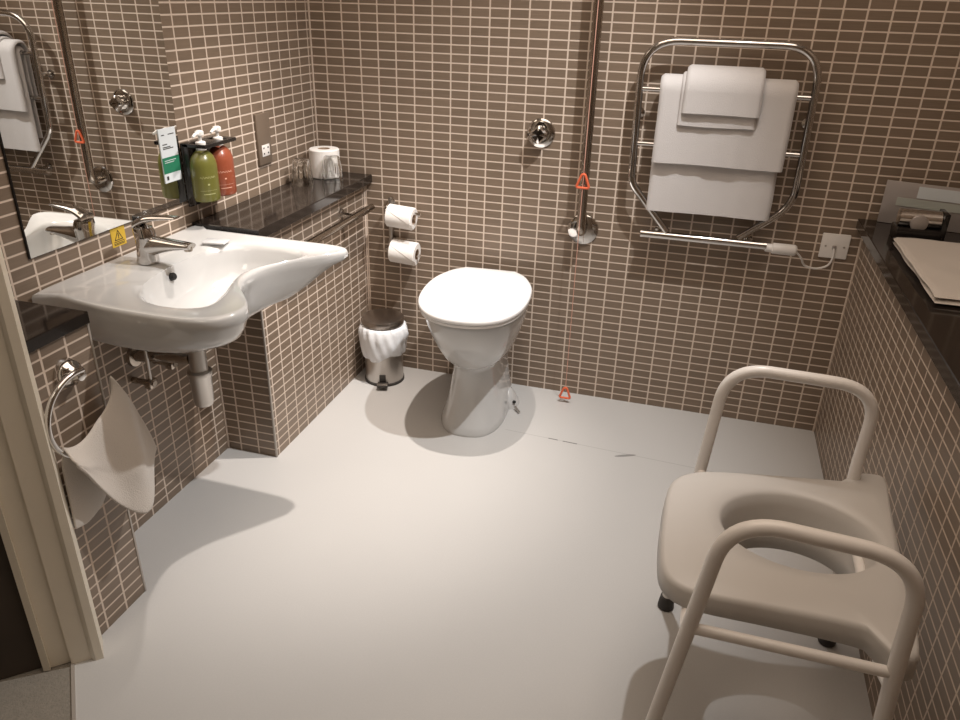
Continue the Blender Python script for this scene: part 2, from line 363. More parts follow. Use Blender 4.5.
loft(bm, rings, cap0=True, cap1=True); sps = obj('spout', bm, 'chrome', t)
bm = B(); lathe(bm, (.146, -1.067, .792), [(.0095, -.001), (.0105, .002), (.0105, .010)]); obj('aerator', bm, 'chrome_dull', sps)
bm = B(); lv = cat_rom([(.022, -1.078, .848), (.050, -1.076, .862), (.085, -1.073, .868), (.128, -1.069, .871)], 6, False); rings = []
for i, p_ in enumerate(lv):
    f = i / (len(lv) - 1); hw = .0225 - .009 * f; hh = .012 - .009 * f
    rings.append([(p_.x, p_.y + hw * math.cos(a), p_.z + hh * math.sin(a)) for a in [2 * PI * k / 24 for k in range(24)]])
loft(bm, rings, cap0=True, cap1=True); obj('lever', bm, 'chrome', t)

# wrapped soap on the rim
bm = B(); box(bm, (.068, -.912, .7565), (.132, -.872, .7625), .003, rot=.15)
for v in bm.verts: v.co.z += .0012 * noise.noise(v.co * 90)
tag(obj('wrapped_soap', bm, 'wrap'), 'small clear wrapped soap lying on the basin rim beside the tap', 'soap')

# warning sticker
t = thing('warning_sticker', 'small yellow warning sticker with black triangle above the basin', 'sticker', (WL, -1.06, .80))
bm = B(); box(bm, (WL + .0002, -1.086, .780), (WL + .0012, -1.037, .829)); obj('backing', bm, 'yellow', t, smooth=0)
def tri_outline(bm, y0, z0, s, w, x):
    P3 = [(y0 - s / 2, z0), (y0 + s / 2, z0), (y0, z0 + s * .87)]
    c = (y0, z0 + s * .29)
    o_ = [Vector((x, y, z)) for y, z in P3]; i_ = [Vector((x, c[0] + (y - c[0]) * (1 - w), c[1] + (z - c[1]) * (1 - w))) for y, z in P3]
    for k in range(3):
        bm.faces.new([bm.verts.new(q) for q in (o_[k], o_[(k + 1) % 3], i_[(k + 1) % 3], i_[k])])
bm = B(); tri_outline(bm, -1.0615, .795, .030, .25, WL + .0015)
box(bm, (WL + .0013, -1.063, .803), (WL + .0015, -1.060, .812)); box(bm, (WL + .0013, -1.063, .799), (WL + .0015, -1.060, .8015))
for z in (.791, .787, .784): box(bm, (WL + .0013, -1.080, z), (WL + .0015, -1.043, z + .0015))
obj('warning_print', bm, 'black_print', t, smooth=0)

# bottle trap and pipes
t = thing('bottle_trap', 'chrome bottle trap hanging beneath the wash basin', 'trap', (.14, -1.07, .36))
TP = (.128, -1.07, 0)
bm = B(); lathe(bm, TP, [(.010, .622), (.031, .621), (.031, .606), (.017, .603), (.0165, .558)]); obj('waste_collar', bm, 'chrome', t)
bm = B(); lathe(bm, TP, [(.020, .585), (.0245, .583), (.0245, .567), (.019, .565), (.019, .562), (.027, .560), (.027, .537), (.022, .535)], seg=12); obj('lock_nut', bm, 'chrome', t)
bm = B(); lathe(bm, TP, [(.0225, .538), (.0225, .470), (.031, .467), (.0315, .456), (.0285, .452), (.026, .380), (.023, .369), (.015, .366)]); obj('trap_cup', bm, 'steel', t)
bm = B(); tube(bm, smooth_path([(.108, -1.07, .500), (.02, -1.07, .492), (WL + .002, -1.085, .488)], .03), .0165, 20); obj('outlet_pipe', bm, 'chrome_dull', t)
bm = B(); lathe(bm, (WL, -1.085, .488), [(.030, .001), (.028, .010), (.017, .012)], axis='x'); obj('wall_flange', bm, 'chrome_dull', t)
for (yy, zz, lab) in ((-1.105, .425, 'chrome stop valve under the basin, nearer the towel ring'), (-1.015, .440, 'chrome stop valve under the basin, nearer the bottle trap')):
    t = thing('stop_valve', lab, 'valve', (0, yy, zz))
    bm = B(); tube(bm, [(WL - .001, yy, zz), (.012, yy, zz)], .0085, 14); obj('valve_body', bm, 'chrome_dull', t)
    bm = B(); box(bm, (-.012, yy - .016, zz - .012), (.010, yy + .016, zz + .012), .005); obj('valve_nut', bm, 'chrome_dull', t)
    bm = B(); tube(bm, [(.0, yy, zz + .01), (.0, yy, .627)], .0052, 12); obj('riser_pipe', bm, 'chrome', t)

# ------------------------------------------------------------------ soap dispensers and card
t = thing('dispenser_holder', 'black wall bracket holding the two pump bottles', 'holder', (WL, -.69, .81))
bm = B(); box(bm, (WL + .0070, -.787, .812), (WL + .0165, -.640, .985), .003); obj('back_plate', bm, 'holder_black', t)
bm = B(); box(bm, (WL + .012, -.787, .818), (WL + .034, -.781, .985), .003); obj('side_plate', bm, 'holder_black', t)
bm = B()
box(bm, (WL + .012, -.787, .975), (WL + .030, -.640, .985), .002); box(bm, (.022, -.787, .975), (.030, -.640, .985), .002)
for y0, y1 in ((-.787, -.779), (-.750, -.698), (-.670, -.640)): box(bm, (WL + .02, y0, .9752), (.026, y1, .9848), .001)
obj('neck_clamp', bm, 'holder_black', t)
def bottle(name, label, y, mname, pr, cat='pump bottle'):
    x = .000; t = thing(name, label, cat, (x, y, .834), 'pump bottles by the mirror')
    bm = B(); lathe(bm, (x, y, .831), [(.031, 0), (.0375, .003), (.0390, .010), (.0390, .096), (.0375, .106), (.032, .120), (.022, .131), (.0125, .137), (.0125, .1365)], sx=.86); obj('bottle_body', bm, mname, t)
    bm = B(); lathe(bm, (x, y, .968), [(.0135, 0), (.0135, .020), (.011, .022), (.0045, .024), (.0045, .040)]); cl = obj('pump_collar', bm, 'plastic_white', t)
    bm = B(); lathe(bm, (x, y, 1.004), [(.006, 0), (.0115, .003), (.0115, .012), (.007, .015), (0, .0155)])
    tube(bm, [(x - .004, y + .008, 1.010), (x, y, 1.012), (x + .008, y - .030, 1.013), (x + .010, y - .044, 1.008)], [.004, .005, .0045, .0035], 10); obj('pump_head', bm, 'plastic_white', t)
    bm = B()                                               # illegible pale lettering: short script strokes and lines around the body
    def arc(z, a0, a1, h, wob=0):
        n = 14; r = .0393
        lo = []; hi = []
        for k in range(n + 1):
            a = a0 + (a1 - a0) * k / n; dz = wob * math.sin(k * 2.6)
            lo.append(bm.verts.new((x + r * .86 * math.cos(a) + .0001, y + r * math.sin(a), z + dz))); hi.append(bm.verts.new((x + r * .86 * math.cos(a) + .0001, y + r * math.sin(a), z + dz + h)))
        for k in range(n): bm.faces.new((lo[k], lo[k + 1], hi[k + 1], hi[k]))
    arc(.899, -1.25, -.05, .0016, .0032); arc(.854, -1.1, -.2, .0018); arc(.864, -1.35, -.0, .0007); arc(.879, -.72, -.58, .004)
    obj('lettering', bm, pr, t)
    return t
bottle('soap_bottle', 'olive green pump bottle, nearer the mirror of the two', -.764, 'green', 'pale_print_g')
bottle('soap_bottle', 'orange pump bottle beside the green one on the wall bracket', -.684, 'orange', 'pale_print_o')
t = thing('hanging_card', 'narrow white and green card fixed to the edge of the mirror', 'card', (WL + .007, -.833, .96))
x = WL + .0068
bm = B(); box(bm, (x, -.866, .893), (x + .0015, -.798, 1.031)); obj('card_panel', bm, 'card_white', t, smooth=0)
bm = B(); box(bm, (x + .0016, -.866, .917), (x + .0019, -.798, .958)); obj('green_band', bm, 'card_green', t, smooth=0)
for z, a, c in ((1.014, -.857, -.845), (1.014, -.83, -.806), (.990, -.857, -.838), (.983, -.857, -.826), (.979, -.857, -.815)):
    bm = B(); box(bm, (x + .0016, a, z), (x + .0019, c, z + .0022)); obj('text_line', bm, 'black_print', t, smooth=0)
bm = B(); box(bm, (x + .0016, -.858, .900), (x + .0019, -.850, .910)); obj('black_square', bm, 'black_print', t, smooth=0)
for z, c in ((.949, -.812), (.944, -.82)):
    bm = B(); box(bm, (x + .002, -.858, z), (x + .0022, c, z + .0015)); obj('text_line', bm, 'card_white', t, smooth=0)

# shaver socket
t = thing('shaver_socket', 'tall taupe socket plate with a white two-pin outlet on left wall', 'socket', (WL, -.365, .93))
bm = B(); box(bm, (WL + .0005, -.404, .852), (WL + .009, -.327, 1.010), .003); obj('socket_plate', bm, 'socket_plate', t)
bm = B(); box(bm, (WL + .009, -.388, .878), (WL + .0105, -.343, .914), .001); so = obj('outlet', bm, 'plastic_white', t)
bm = B()
for a, c in ((-.378, .904), (-.353, .904), (-.378, .887), (-.353, .887)): box(bm, (WL + .0105, a - .0035, c - .0025), (WL + .0108, a + .0035, c + .0025))
obj('pin_hole', bm, 'dark', so, smooth=0)

# roll and tumblers on the ledge
def roll_mesh(bm, c, r, h, ri, axis='z'):
    lathe(bm, c, [(ri, 0), (r - .003, 0), (r, .003), (r, h - .003), (r - .003, h), (ri, h), (ri, 0)], axis=axis, seg=48)
t = thing('toilet_roll', 'spare toilet roll standing upright on the corner stone ledge', 'toilet roll', (.018, -.095, .764))
bm = B(); roll_mesh(bm, (.018, -.095, .764), .053, .098, .0215); obj('paper', bm, 'paper', t)
bm = B(); lathe(bm, (.018, -.095, .7645), [(.0195, 0), (.0213, 0), (.0213, .097), (.0195, .097), (.0195, 0)]); obj('core', bm, 'card', t)
def tumbler(label, x, y):
    bm = B(); z = .764
    prof = [(.0365, 0), (.0365, .004), (.0355, .010), (.033, .035), (.030, .060), (.0275, .080), (.0255, .0845), (.022, .0865), (0, .0868)]
    inn = [(0, .0842), (.021, .0838), (.0245, .080), (.0275, .055), (.031, .032), (.0335, .008), (.0345, 0), (.0365, 0)]
    rings = []; seg = 60
    for r, h in prof + inn:
        fl = .0016 if (h > .012 and h < .075 and (r, h) in prof) else 0
        rings.append([(x + (max(r, 1e-5) + fl * math.cos(10 * 2 * PI * k / seg)) * math.cos(2 * PI * k / seg), y + (max(r, 1e-5) + fl * math.cos(10 * 2 * PI * k / seg)) * math.sin(2 * PI * k / seg), z + h) for k in range(seg)])
    loft(bm, rings); bmesh.ops.remove_doubles(bm, verts=bm.verts, dist=2e-5)
    return tag(obj('glass_tumbler', bm, 'glass', smooth=60, loc=(x, y, z)), label, 'tumbler', 'upturned tumblers on the corner ledge')
tumbler('upturned clear glass tumbler standing in front of the spare toilet roll', .074, -.152)
tumbler('upturned clear glass tumbler nearer the basin, left of the spare roll', .006, -.242)

# ------------------------------------------------------------------ towel bar on the low boxing
t = thing('towel_bar', 'horizontal chrome rail on the low tiled boxing behind the basin', 'rail', (XB, -.28, .655))
bm = B(); tube(bm, [(.170, -.045, .655), (.170, -.62, .655)], .013, 20); obj('rail_tube', bm, 'chrome_dull', t)
for yy in (-.20, -.58):
    bm = B(); lathe(bm, (XB, yy, .662), [(.021, .0005), (.020, .006), (.010, .008), (.0075, .034), (.0075, .040)], axis='x'); obj('bracket', bm, 'chrome', t)

# ------------------------------------------------------------------ toilet roll holder
t = thing('roll_holder', 'chrome double toilet roll holder on the back wall', 'holder', (.232, 0, .59))
bm = B(); box(bm, (.224, -.022, .500), (.240, -.004, .690), .004); obj('mounting_bar', bm, 'steel', t)
for zz in (.664, .512):
    bm = B(); lathe(bm, (.232, 0, zz), [(.017, .0005), (.017, .006), (.009, .008), (.009, .02)], axis='y'); obj('wall_rose', bm, 'chrome', t)
    bm = B(); tube(bm, smooth_path([(.232, -.018, zz), (.232, -.070, zz - .004), (.368, -.070, zz - .012)], .014), .0065, 14); obj('arm', bm, 'chrome', t)
def held_roll(label, x0, zz, r, tail):
    t = thing('toilet_roll', label, 'toilet roll', (x0, -.07, zz), 'rolls on the double holder')
    bm = B(); roll_mesh(bm, (x0, -.070, zz - .012), r, .098, .020, axis=Matrix.Rotation(PI / 2 + .06, 3, 'Y'))
    if tail:
        # loose diagonal end of the sheet
        for s in range(1):
            a = [bm.verts.new((x0 + .004 + .10 * k / 8, -.070 - (r + .0015) * math.cos(-.75 + 1.1 * k / 8), zz - .012 - .006 * k / 8 - (r + .0015) * math.sin(-.75 + 1.1 * k / 8))) for k in range(9)]
            b_ = [bm.verts.new((x0 + .004 + .10 * k / 8, -.070 - (r + .0008) * math.cos(.9), zz - .012 - .006 * k / 8 - (r + .0008) * math.sin(.9))) for k in range(9)]
            for k in range(8): bm.faces.new((a[k], a[k + 1], b_[k + 1], b_[k]))
    obj('paper', bm, 'paper', t)
    bm = B(); lathe(bm, (x0 + .001, -.070, zz - .012), [(.0178, 0), (.0198, 0), (.0198, .097), (.0178, .097), (.0178, 0)], axis=Matrix.Rotation(PI / 2 + .06, 3, 'Y')); obj('core', bm, 'card', t)
held_roll('upper white toilet roll on the chrome wall holder', .246, .652, .0405, True)
held_roll('lower white toilet roll on the chrome wall holder', .256, .522, .0425, True)

# ------------------------------------------------------------------ toilet
TX = .628
TC = (TX, -.005, 0); TS = Vector((0, -.012, 0)); TA = math.radians(4)
t = thing('toilet', 'white ceramic toilet with closed lid against the back wall', 'toilet', (TX, -.22, 0))
def oval(hw, yf, yb, z, ex=2.2, cx=.628, n=72, mid=.5):
    """superellipse ring between front yf and back yb; widest at fraction mid of the way from the back"""
    ym = yb + (yf - yb) * mid; r = []
    for k in range(n):
        a = 2 * PI * k / n; c, s = math.cos(a), math.sin(a)
        x = hw * math.copysign(abs(c) ** (2 / ex), c)
        L = (yb - ym) if s > 0 else (ym - yf)
        r.append((cx + x, ym + L * math.copysign(abs(s) ** (2 / (ex if s < 0 else ex + 1.2)), s), z))
    return r
bm = B()
loft(bm, [oval(.114, -.438, -.012, 0, 2.6), oval(.116, -.440, -.012, .010, 2.6), oval(.111, -.428, -.012, .03, 2.5), oval(.097, -.404, -.012, .09, 2.4), oval(.087, -.388, -.012, .16, 2.3), oval(.083, -.382, -.012, .215, 2.3), oval(.086, -.384, -.013, .232, 2.2),
          oval(.102, -.408, -.016, .244, 2.2), oval(.119, -.436, -.02, .268, 2.2), oval(.137, -.466, -.03, .310, 2.2), oval(.152, -.492, -.035, .355, 2.2), oval(.163, -.510, -.04, .395, 2.2), oval(.168, -.518, -.042, .425, 2.2), oval(.169, -.520, -.042, .440, 2.2), oval(.165, -.516, -.044, .447, 2.2), oval(.12, -.46, -.10, .447, 2.2)], cap0=True, cap1=True)
rot_about(bm, TC, TA); obj('pan', bm, 'ceramic', t, smooth=60)
lidp = [(TX + sx * x, y) for sx, pts in ((1, [(0, -.538), (.07, -.526), (.128, -.482), (.166, -.405), (.180, -.30), (.172, -.19), (.138, -.10), (.100, -.056), (.075, -.047)]), (-1, [(.075, -.047), (.100, -.056), (.138, -.10), (.172, -.19), (.180, -.30), (.166, -.405), (.128, -.482), (.07, -.526)])) for x, y in pts]
lo = [(v.x, v.y) for v in cat_rom([(a, b, 0) for a, b in lidp], 6)]
def scl(poly, d, z, c=(TX, -.30)): return [(c[0] + (x - c[0]) * (1 - d / .2), c[1] + (y - c[1]) * (1 - d / .25), z) for x, y in poly]
bm = B(); loft(bm, [scl(lo, .030, .4475), scl(lo, .012, .4475), scl(lo, .006, .450), scl(lo, .006, .458), scl(lo, .012, .460), scl(lo, .030, .460)], cap0=True, cap1=True); bmesh.ops.translate(bm, verts=bm.verts, vec=TS); rot_about(bm, TC, TA); obj('seat', bm, 'lid', t, smooth=50)
bm = B(); loft(bm, [scl(lo, .010, .4615), scl(lo, .002, .4625), scl(lo, 0, .467), scl(lo, .0005, .474), scl(lo, .004, .479), scl(lo, .012, .482), scl(lo, .05, .484), scl(lo, .12, .485)], cap0=True, cap1=True); bmesh.ops.translate(bm, verts=bm.verts, vec=TS); rot_about(bm, TC, TA); obj('lid', bm, 'lid', t, smooth=50)
for sx in (-1, 1):
    bm = B(); tube(bm, [(TX + sx * .040, -.070, .4545), (TX + sx * .070, -.070, .4545)], .0065, 14); rot_about(bm, TC, TA); obj('hinge', bm, 'plastic_white', t)
bm = B(); rings = []
for (hx, hy, z) in ((.030, .050, 0), (.028, .048, .012), (.020, .036, .035), (.012, .022, .055), (.006, .010, .062)):
    rings.append([(.752 + .5 * (.03 - hx) * -1 + hx * math.cos(a), -.155 + hy * math.sin(a), z) for a in [2 * PI * k / 24 for k in range(24)]])
loft(bm, rings, cap0=True, cap1=True); fl = obj('floor_lug', bm, 'ceramic', t)
bm = B(); lathe(bm, (.772, -.187, .026), [(0, .003), (.0055, .002), (.006, -.006)], axis=Matrix.Rotation(1.0, 3, 'X') @ Matrix.Rotation(.5, 3, 'Y')); obj('bolt_hole', bm, 'dark', fl)
bm = B(); tube(bm, [(.778, -.198, .013), (.800, -.222, .006)], .0045, 10); obj('floor_screw', bm, 'steel', fl)

# ------------------------------------------------------------------ pedal bin
bx, by = .232, -.118
t = thing('pedal_bin', 'small steel pedal bin in the back left corner', 'bin', (bx, by, 0))
bm = B(); lathe(bm, (bx, by, 0), [(.070, .006), (.0735, .007), (.0735, .232), (.071, .234)], seg=56); obj('bin_body', bm, 'steel', t)
bm = B(); lathe(bm, (bx, by, 0), [(.074, .0), (.0765, .001), (.0765, .010), (.074, .012)], seg=56); obj('base_ring', bm, 'rubber', t)
bm = B(); lathe(bm, (bx, by, 0), [(.071, .236), (.0785, .238), (.080, .244), (.080, .256), (.077, .262), (.060, .267), (.03, .270), (0, .2705)], seg=56); obj('bin_lid', bm, 'steel_brushed', t)
bm = B(); box(bm, (bx - .019, by - .112, .012), (bx + .021, by - .068, .020), .003); rot_about(bm, (bx, by, 0), .30); pd = obj('pedal', bm, 'rubber', t)
bm = B(); box(bm, (bx - .019, by - .108, .021), (bx + .021, by - .088, .025), .002); rot_about(bm, (bx, by, 0), .30); obj('pedal_pad', bm, 'steel', pd)
bm = B(); box(bm, (bx - .012, by - .078, .020), (bx + .012, by - .070, .050), .002); rot_about(bm, (bx, by, 0), .30); obj('pedal_slot', bm, 'rubber', pd)
# crumpled liner folded over the rim
bm = B(); rings = []; seg = 96
for i, (r, z) in enumerate([(.0715, .233), (.080, .2345), (.088, .222), (.091, .200), (.0905, .175), (.088, .150), (.084, .128), (.079, .116), (.0745, .122), (.0745, .20)]):
    rr = []
    for k in range(seg):
        a = 2 * PI * k / seg
        w = noise.noise(Vector((math.cos(a) * 3.2, math.sin(a) * 3.2, z * 22))) * .010 + .0035 * math.sin(a * 17 + z * 60)
        am = 0 if i in (0, 9) else (.35 if i in (1, 8) else 1)
        hem = .014 * math.sin(a * 2 + 2.2) + .008 * math.sin(a * 5) if 5 <= i <= 8 else 0
        zz = min(z + hem * .8, .230) if i > 1 else z
        rr.append((bx + (r + w * am * .7 + (.0015 if i not in (0,) else 0)) * math.cos(a), by + (r + w * am * .7) * math.sin(a), zz))
    rings.append(rr)
loft(bm, rings); tag(obj('bin_liner', bm, 'bag', smooth=80, loc=(bx, by, .12)), 'crumpled white plastic liner folded over the steel bin', 'bin liner')

# ------------------------------------------------------------------ wall valve
t = thing('wall_valve', 'round chrome control knob on the back wall', 'valve', (.774, 0, .954))
bm = B(); lathe(bm, (.774, 0, .954), [(.048, .0005), (.047, .005), (.040, .009), (.030, .011)], axis='y', seg=48); obj('cover_plate', bm, 'chrome', t)
bm = B(); rings = []
for y, r, am in ((-.010, .026, 0), (-.018, .024, .002), (-.030, .026, .004), (-.045, .026, .004), (-.052, .020, .002), (-.053, .004, 0)):
    rings.append([(.774 + (r + am * math.cos(4 * a)) * math.cos(a), y, .954 + (r + am * math.cos(4 * a)) * math.sin(a)) for a in [2 * PI * k / 48 for k in range(48)]])
loft(bm, rings, cap0=True, cap1=True); obj('knob', bm, 'chrome', t)

# ------------------------------------------------------------------ vertical grab rail and pull cord
t = thing('grab_rail', 'tall vertical brown chrome grab rail on the back wall', 'grab rail', (.938, 0, .64))
bm = B(); tube(bm, smooth_path([(.942, -.003, .643), (.942, -.058, .643), (.936, -.060, 1.9), (.936, -.003, 1.9)], [.04, .04], 10), .0152, 24); obj('rail_tube', bm, 'chrome_dull', t)
for zz in (.643, 1.9):
    bm = B(); lathe(bm, (.942, 0, zz), [(.053, .0005), (.052, .006), (.044, .011), (.030, .013), (.018, .014)], axis='y', seg=48); obj('wall_flange', bm, 'chrome', t)
t = thing('emergency_pull_cord', 'thin orange emergency pull cord hanging down over the vertical rail', 'pull cord', (.940, -.084, CEIL))
bm = B(); lathe(bm, (.940, -.084, CEIL), [(.035, 0), (.034, -.012), (.01, -.02)]); obj('ceiling_rose', bm, 'plastic_white', t)
bm = B(); tube(bm, [(.940, -.084, CEIL - .018), (.940, -.084, .05)], .0013, 8); obj('cord', bm, 'cord', t)
def pull_tri(z, s, name):
    pts = [(.940 - s / 2, -.084, z), (.940 + s / 2, -.084, z), (.940 + s * .12, -.084, z + s * 1.0), (.940 - s * .12, -.084, z + s * 1.0)]
    path = smooth_path([((Vector(pts[0]) + Vector(pts[1])) / 2)] + pts[1:] + [pts[0], ((Vector(pts[0]) + Vector(pts[1])) / 2)], .008, 4)
    bm = B(); tube(bm, path[:-1], .0042, 8, closed=True); obj(name, bm, 'pull', t)
pull_tri(.803, .044, 'pull_triangle'); pull_tri(.020, .042, 'pull_triangle')

# ------------------------------------------------------------------ heated towel rail
t = thing('heated_towel_rail', 'chrome ladder heated towel rail on the back wall', 'towel rail', (1.34, 0, .66))
yr = -.062
bm = B(); tube(bm, smooth_path([(1.225, yr, .679), (1.092, yr, .83), (1.083, yr, 1.256), (1.588, yr, 1.256), (1.592, yr, .80), (1.449, yr, .683)], [.03, .11, .11, .06], 10), .0115, 20); obj('frame_tube', bm, 'chrome', t)
bm = B(); tube(bm, [(1.146, yr, .667), (1.534, yr, .667)], .0135, 20)
for xx in (1.146, 1.534): lathe(bm, (xx - .004, yr, .667), [(.0145, 0), (.0145, .008)], axis='x')
obj('base_tube', bm, 'chrome', t)
for zz in (1.118, .955):
    bm = B(); tube(bm, [(1.086, yr, zz), (1.590, yr, zz)], .0075, 16); obj('cross_bar', bm, 'chrome', t)
for xx, zz in ((1.09, 1.04), (1.591, 1.04), (1.20, .672), (1.48, .672)):
    bm = B(); lathe(bm, (xx, 0, zz), [(.016, .0005), (.016, .005), (.007, .007), (.007, .06)], axis='y'); obj('wall_bracket', bm, 'chrome', t)
bm = B(); lathe(bm, (1.535, yr, .662), [(.010, 0), (.013, .002), (.0135, .020), (.0175, .024), (.0175, .088), (.014, .094), (.006, .097)], axis='x'); obj('heater_cap', bm, 'plastic_white', t)
bm = B(); tube(bm, cat_rom([(1.628, yr, .660), (1.650, -.045, .636), (1.668, -.022, .606), (1.704, -.012, .596), (1.738, -.012, .610), (1.748, -.013, .640), (1.745, -.0135, .668)], 8, False), .0032, 10); obj('power_cable', bm, 'plastic_white', t)
t = thing('spur_outlet', 'square white fused outlet plate beside the towel rail', 'outlet plate', (1.745, 0, .67))
bm = B(); box(bm, (1.705, -.010, .634), (1.788, -.0005, .713), .003); pl = obj('plate', bm, 'plastic_white', t)
bm = B(); box(bm, (1.739, -.0145, .664), (1.751, -.0102, .676), .001); obj('cable_outlet', bm, 'silver', t)
for xx in (1.719, 1.774):
    bm = B(); lathe(bm, (xx, -.010, .673), [(.003, 0), (.003, .001), (0, .0012)], axis='y'); obj('screw', bm, 'steel', t)

# towels draped over the rail
def drape_mesh(bm, x0, x1, yc, zt, r, zf, zb, th, nx=44, seed=0, wav=.004, skew=0, fold=0):
    """solid folded cloth hanging over a bar: front fall to zf, back fall to zb"""
    prof = []
    nf = 26
    for k in range(nf): prof.append((yc - r, zf + (zt - r - zf) * k / nf, -1, 0))
    for k in range(13): a = PI * k / 12; prof.append((yc - r * math.cos(a), zt - r + r * math.sin(a), -math.cos(a), math.sin(a)))
    for k in range(1, nf + 1): prof.append((yc + r, zt - r - (zt - r - zb) * k / nf, 1, 0))
    grids = []
    for side in (1, 0):
        g_ = []
        for i in range(nx + 1):
            f = i / nx; col = []
            for j, (y, z, ny, nz) in enumerate(prof):
                x = x0 + (x1 - x0) * f
                dist = max(0, (zt - z)) / .35
                w = noise.noise(Vector((x * 9 + seed, z * 2.2, seed))) * wav * (0.25 + dist) if y < yc else 0
                w += (.0009 * math.sin(x * 95 + seed) * dist) if y < yc else 0
                e = noise.noise(Vector((z * 8, seed * 3.1, f))) * .004
                xx = x + e * (2 * f - 1) + skew * (zt - z) * f
                zz = z + (noise.noise(Vector((x * 5, seed, 1))) * .003 if j in (0, 1) else 0)
                t_ = th if side else 0
                # pillow the side edges
                edge = min(f, 1 - f) * (x1 - x0); rd = min(1, edge / (th * .8)); t_ = t_ * (0.35 + .65 * math.sin(rd * PI / 2))
                col.append(bm.verts.new((xx, y + ny * (t_ + 0) + (w if y < yc else 0), zz + nz * t_)))
            g_.append(col)
        grids.append(g_)
    O, I = grids; m = len(prof)
    for i in range(nx):
        for j in range(m - 1):
            bm.faces.new((O[i][j], O[i + 1][j], O[i + 1][j + 1], O[i][j + 1])); bm.faces.new((I[i][j], I[i][j + 1], I[i + 1][j + 1], I[i + 1][j]))
        bm.faces.new((O[i][0], I[i][0], I[i + 1][0], O[i + 1][0])); bm.faces.new((O[i][-1], O[i + 1][-1], I[i + 1][-1], I[i][-1]))
    for j in range(m - 1):
        bm.faces.new((O[0][j], O[0][j + 1], I[0][j + 1], I[0][j])); bm.faces.new((O[-1][j], I[-1][j], I[-1][j + 1], O[-1][j + 1]))
bm = B(); drape_mesh(bm, 1.150, 1.528, yr, 1.128, .0095, .752, .80, .014, seed=1.3, wav=.004)
tag(obj('bath_towel', bm, 'towel', smooth=70, loc=(1.34, yr, .76)), 'large white bath towel hanging lowest on the heated towel rail', 'towel', 'folded towels on the heated rail')
bm = B(); drape_mesh(bm, 1.150, 1.540, yr, 1.153, .031, .908, .95, .012, seed=4.1, wav=.0025)
tag(obj('hand_towel', bm, 'towel', smooth=70, loc=(1.34, yr, .91)), 'medium white towel folded over the large bath towel on the rail', 'towel', 'folded towels on the heated rail')
bm = B(); drape_mesh(bm, 1.212, 1.438, yr, 1.166, .045, 1.026, 1.07, .008, seed=7.7, wav=.002)
drape_mesh(bm, 1.224, 1.444, yr, 1.181, .054, 1.062, 1.10, .013, seed=9.2, wav=.002)
tag(obj('face_cloth', bm, 'towel', smooth=70, loc=(1.33, yr, 1.06)), 'small white folded face cloth on top of the towels on the rail', 'towel', 'folded towels on the heated rail')

# ------------------------------------------------------------------ towel ring by the door
rc = Vector((.160, -1.482, .572)); rr_ = .092
t = thing('towel_ring', 'chrome towel ring on the tiled pier by the door frame', 'towel ring', (XB, -1.47, .65))
bm = B(); lathe(bm, (XB, -1.472, .652), [(.031, .0005), (.030, .010), (.027, .018), (.020, .022), (.014, .030), (.011, .042), (0, .046)], axis='x', seg=40); obj('wall_rose', bm, 'chrome', t)
def ringpt(a): return rc + Vector((.004 * math.cos(a), rr_ * math.cos(a), rr_ * math.sin(a)))
bm = B(); tube(bm, [ringpt(math.radians(80 + 294 * k / 70)) for k in range(71)], .0062, 14); obj('ring', bm, 'chrome', t)
# cloth draped through the ring: short fold at the left, long tails front and back
def interp(tab, u):
    for (a, p), (b, q) in zip(tab, tab[1:]):
        if u <= b: f = (u - a) / (b - a); return Vector(p) * (1 - f) + Vector(q) * f
    return Vector(tab[-1][1])
def smt(tab, u): return (interp(tab, max(0, u - .06)) + interp(tab, u) * 2 + interp(tab, min(1, u + .06))) / 4
FE = [(0, (.175, -1.566, .500)), (.14, (.185, -1.552, .470)), (.28, (.195, -1.522, .420)), (.42, (.20, -1.478, .335)), (.58, (.205, -1.446, .297)), (.72, (.20, -1.408, .312)), (.86, (.195, -1.364, .352)), (1, (.185, -1.325, .402))]
BE = [(0, (.150, -1.560, .325)), (.3, (.148, -1.525, .318)), (.5, (.142, -1.470, .325)), (1, (.134, -1.36, .42))]
bm = B(); nu, nv = 56, 40; G1 = []
for i in range(nu + 1):
    u = i / nu; a = math.radians(218 + 168 * u); p0 = ringpt(a); row = []
    nrm = Vector((0, math.cos(a), math.sin(a)))
    for j in range(nv + 1):
        v = -1 + 2 * j / nv; s_ = abs(v); e = smt(FE if v > 0 else BE, u)
        up_ = Vector((0, 0, .0105)) - nrm * (.004 + .044 * math.sin(PI * u) ** 1.5)
        q = p0.lerp(e, s_)
        k = math.exp(-(s_ * 9) ** 2)
        q = q + up_ * k
        xb = (.014 if v > 0 else -.012) * (1 - k) * (1 - s_ * .4)
        fold = (.015 * math.sin(u * 3.4 * PI + 1.0) * min(1, s_ * 2) + .005 * noise.noise(Vector((u * 4, v * 2.5, .3)))) if v > 0 else .003 * math.sin(u * 6)
        sag = Vector((0, .012 * math.sin(s_ * PI) * (u - .3), 0)) if v > 0 else Vector((0, 0, 0))
        q = q + Vector((xb + fold * (1 - k), 0, 0)) + sag
        q.x = max(q.x, XB + .006); row.append(bm.verts.new(q))
    G1.append(row)
for i in range(nu):
    for j in range(nv): bm.faces.new((G1[i][j], G1[i + 1][j], G1[i + 1][j + 1], G1[i][j + 1]))
o = tag(obj('hand_towel', bm, 'towel_grey', smooth=180, loc=(rc.x, rc.y, .40)), 'greyish white towel draped through the chrome ring by the door', 'towel')
md = o.modifiers.new('s', 'SOLIDIFY'); md.thickness = .006; md.offset = 0
md = o.modifiers.new('b', 'SUBSURF'); md.levels = 1; md.render_levels = 1

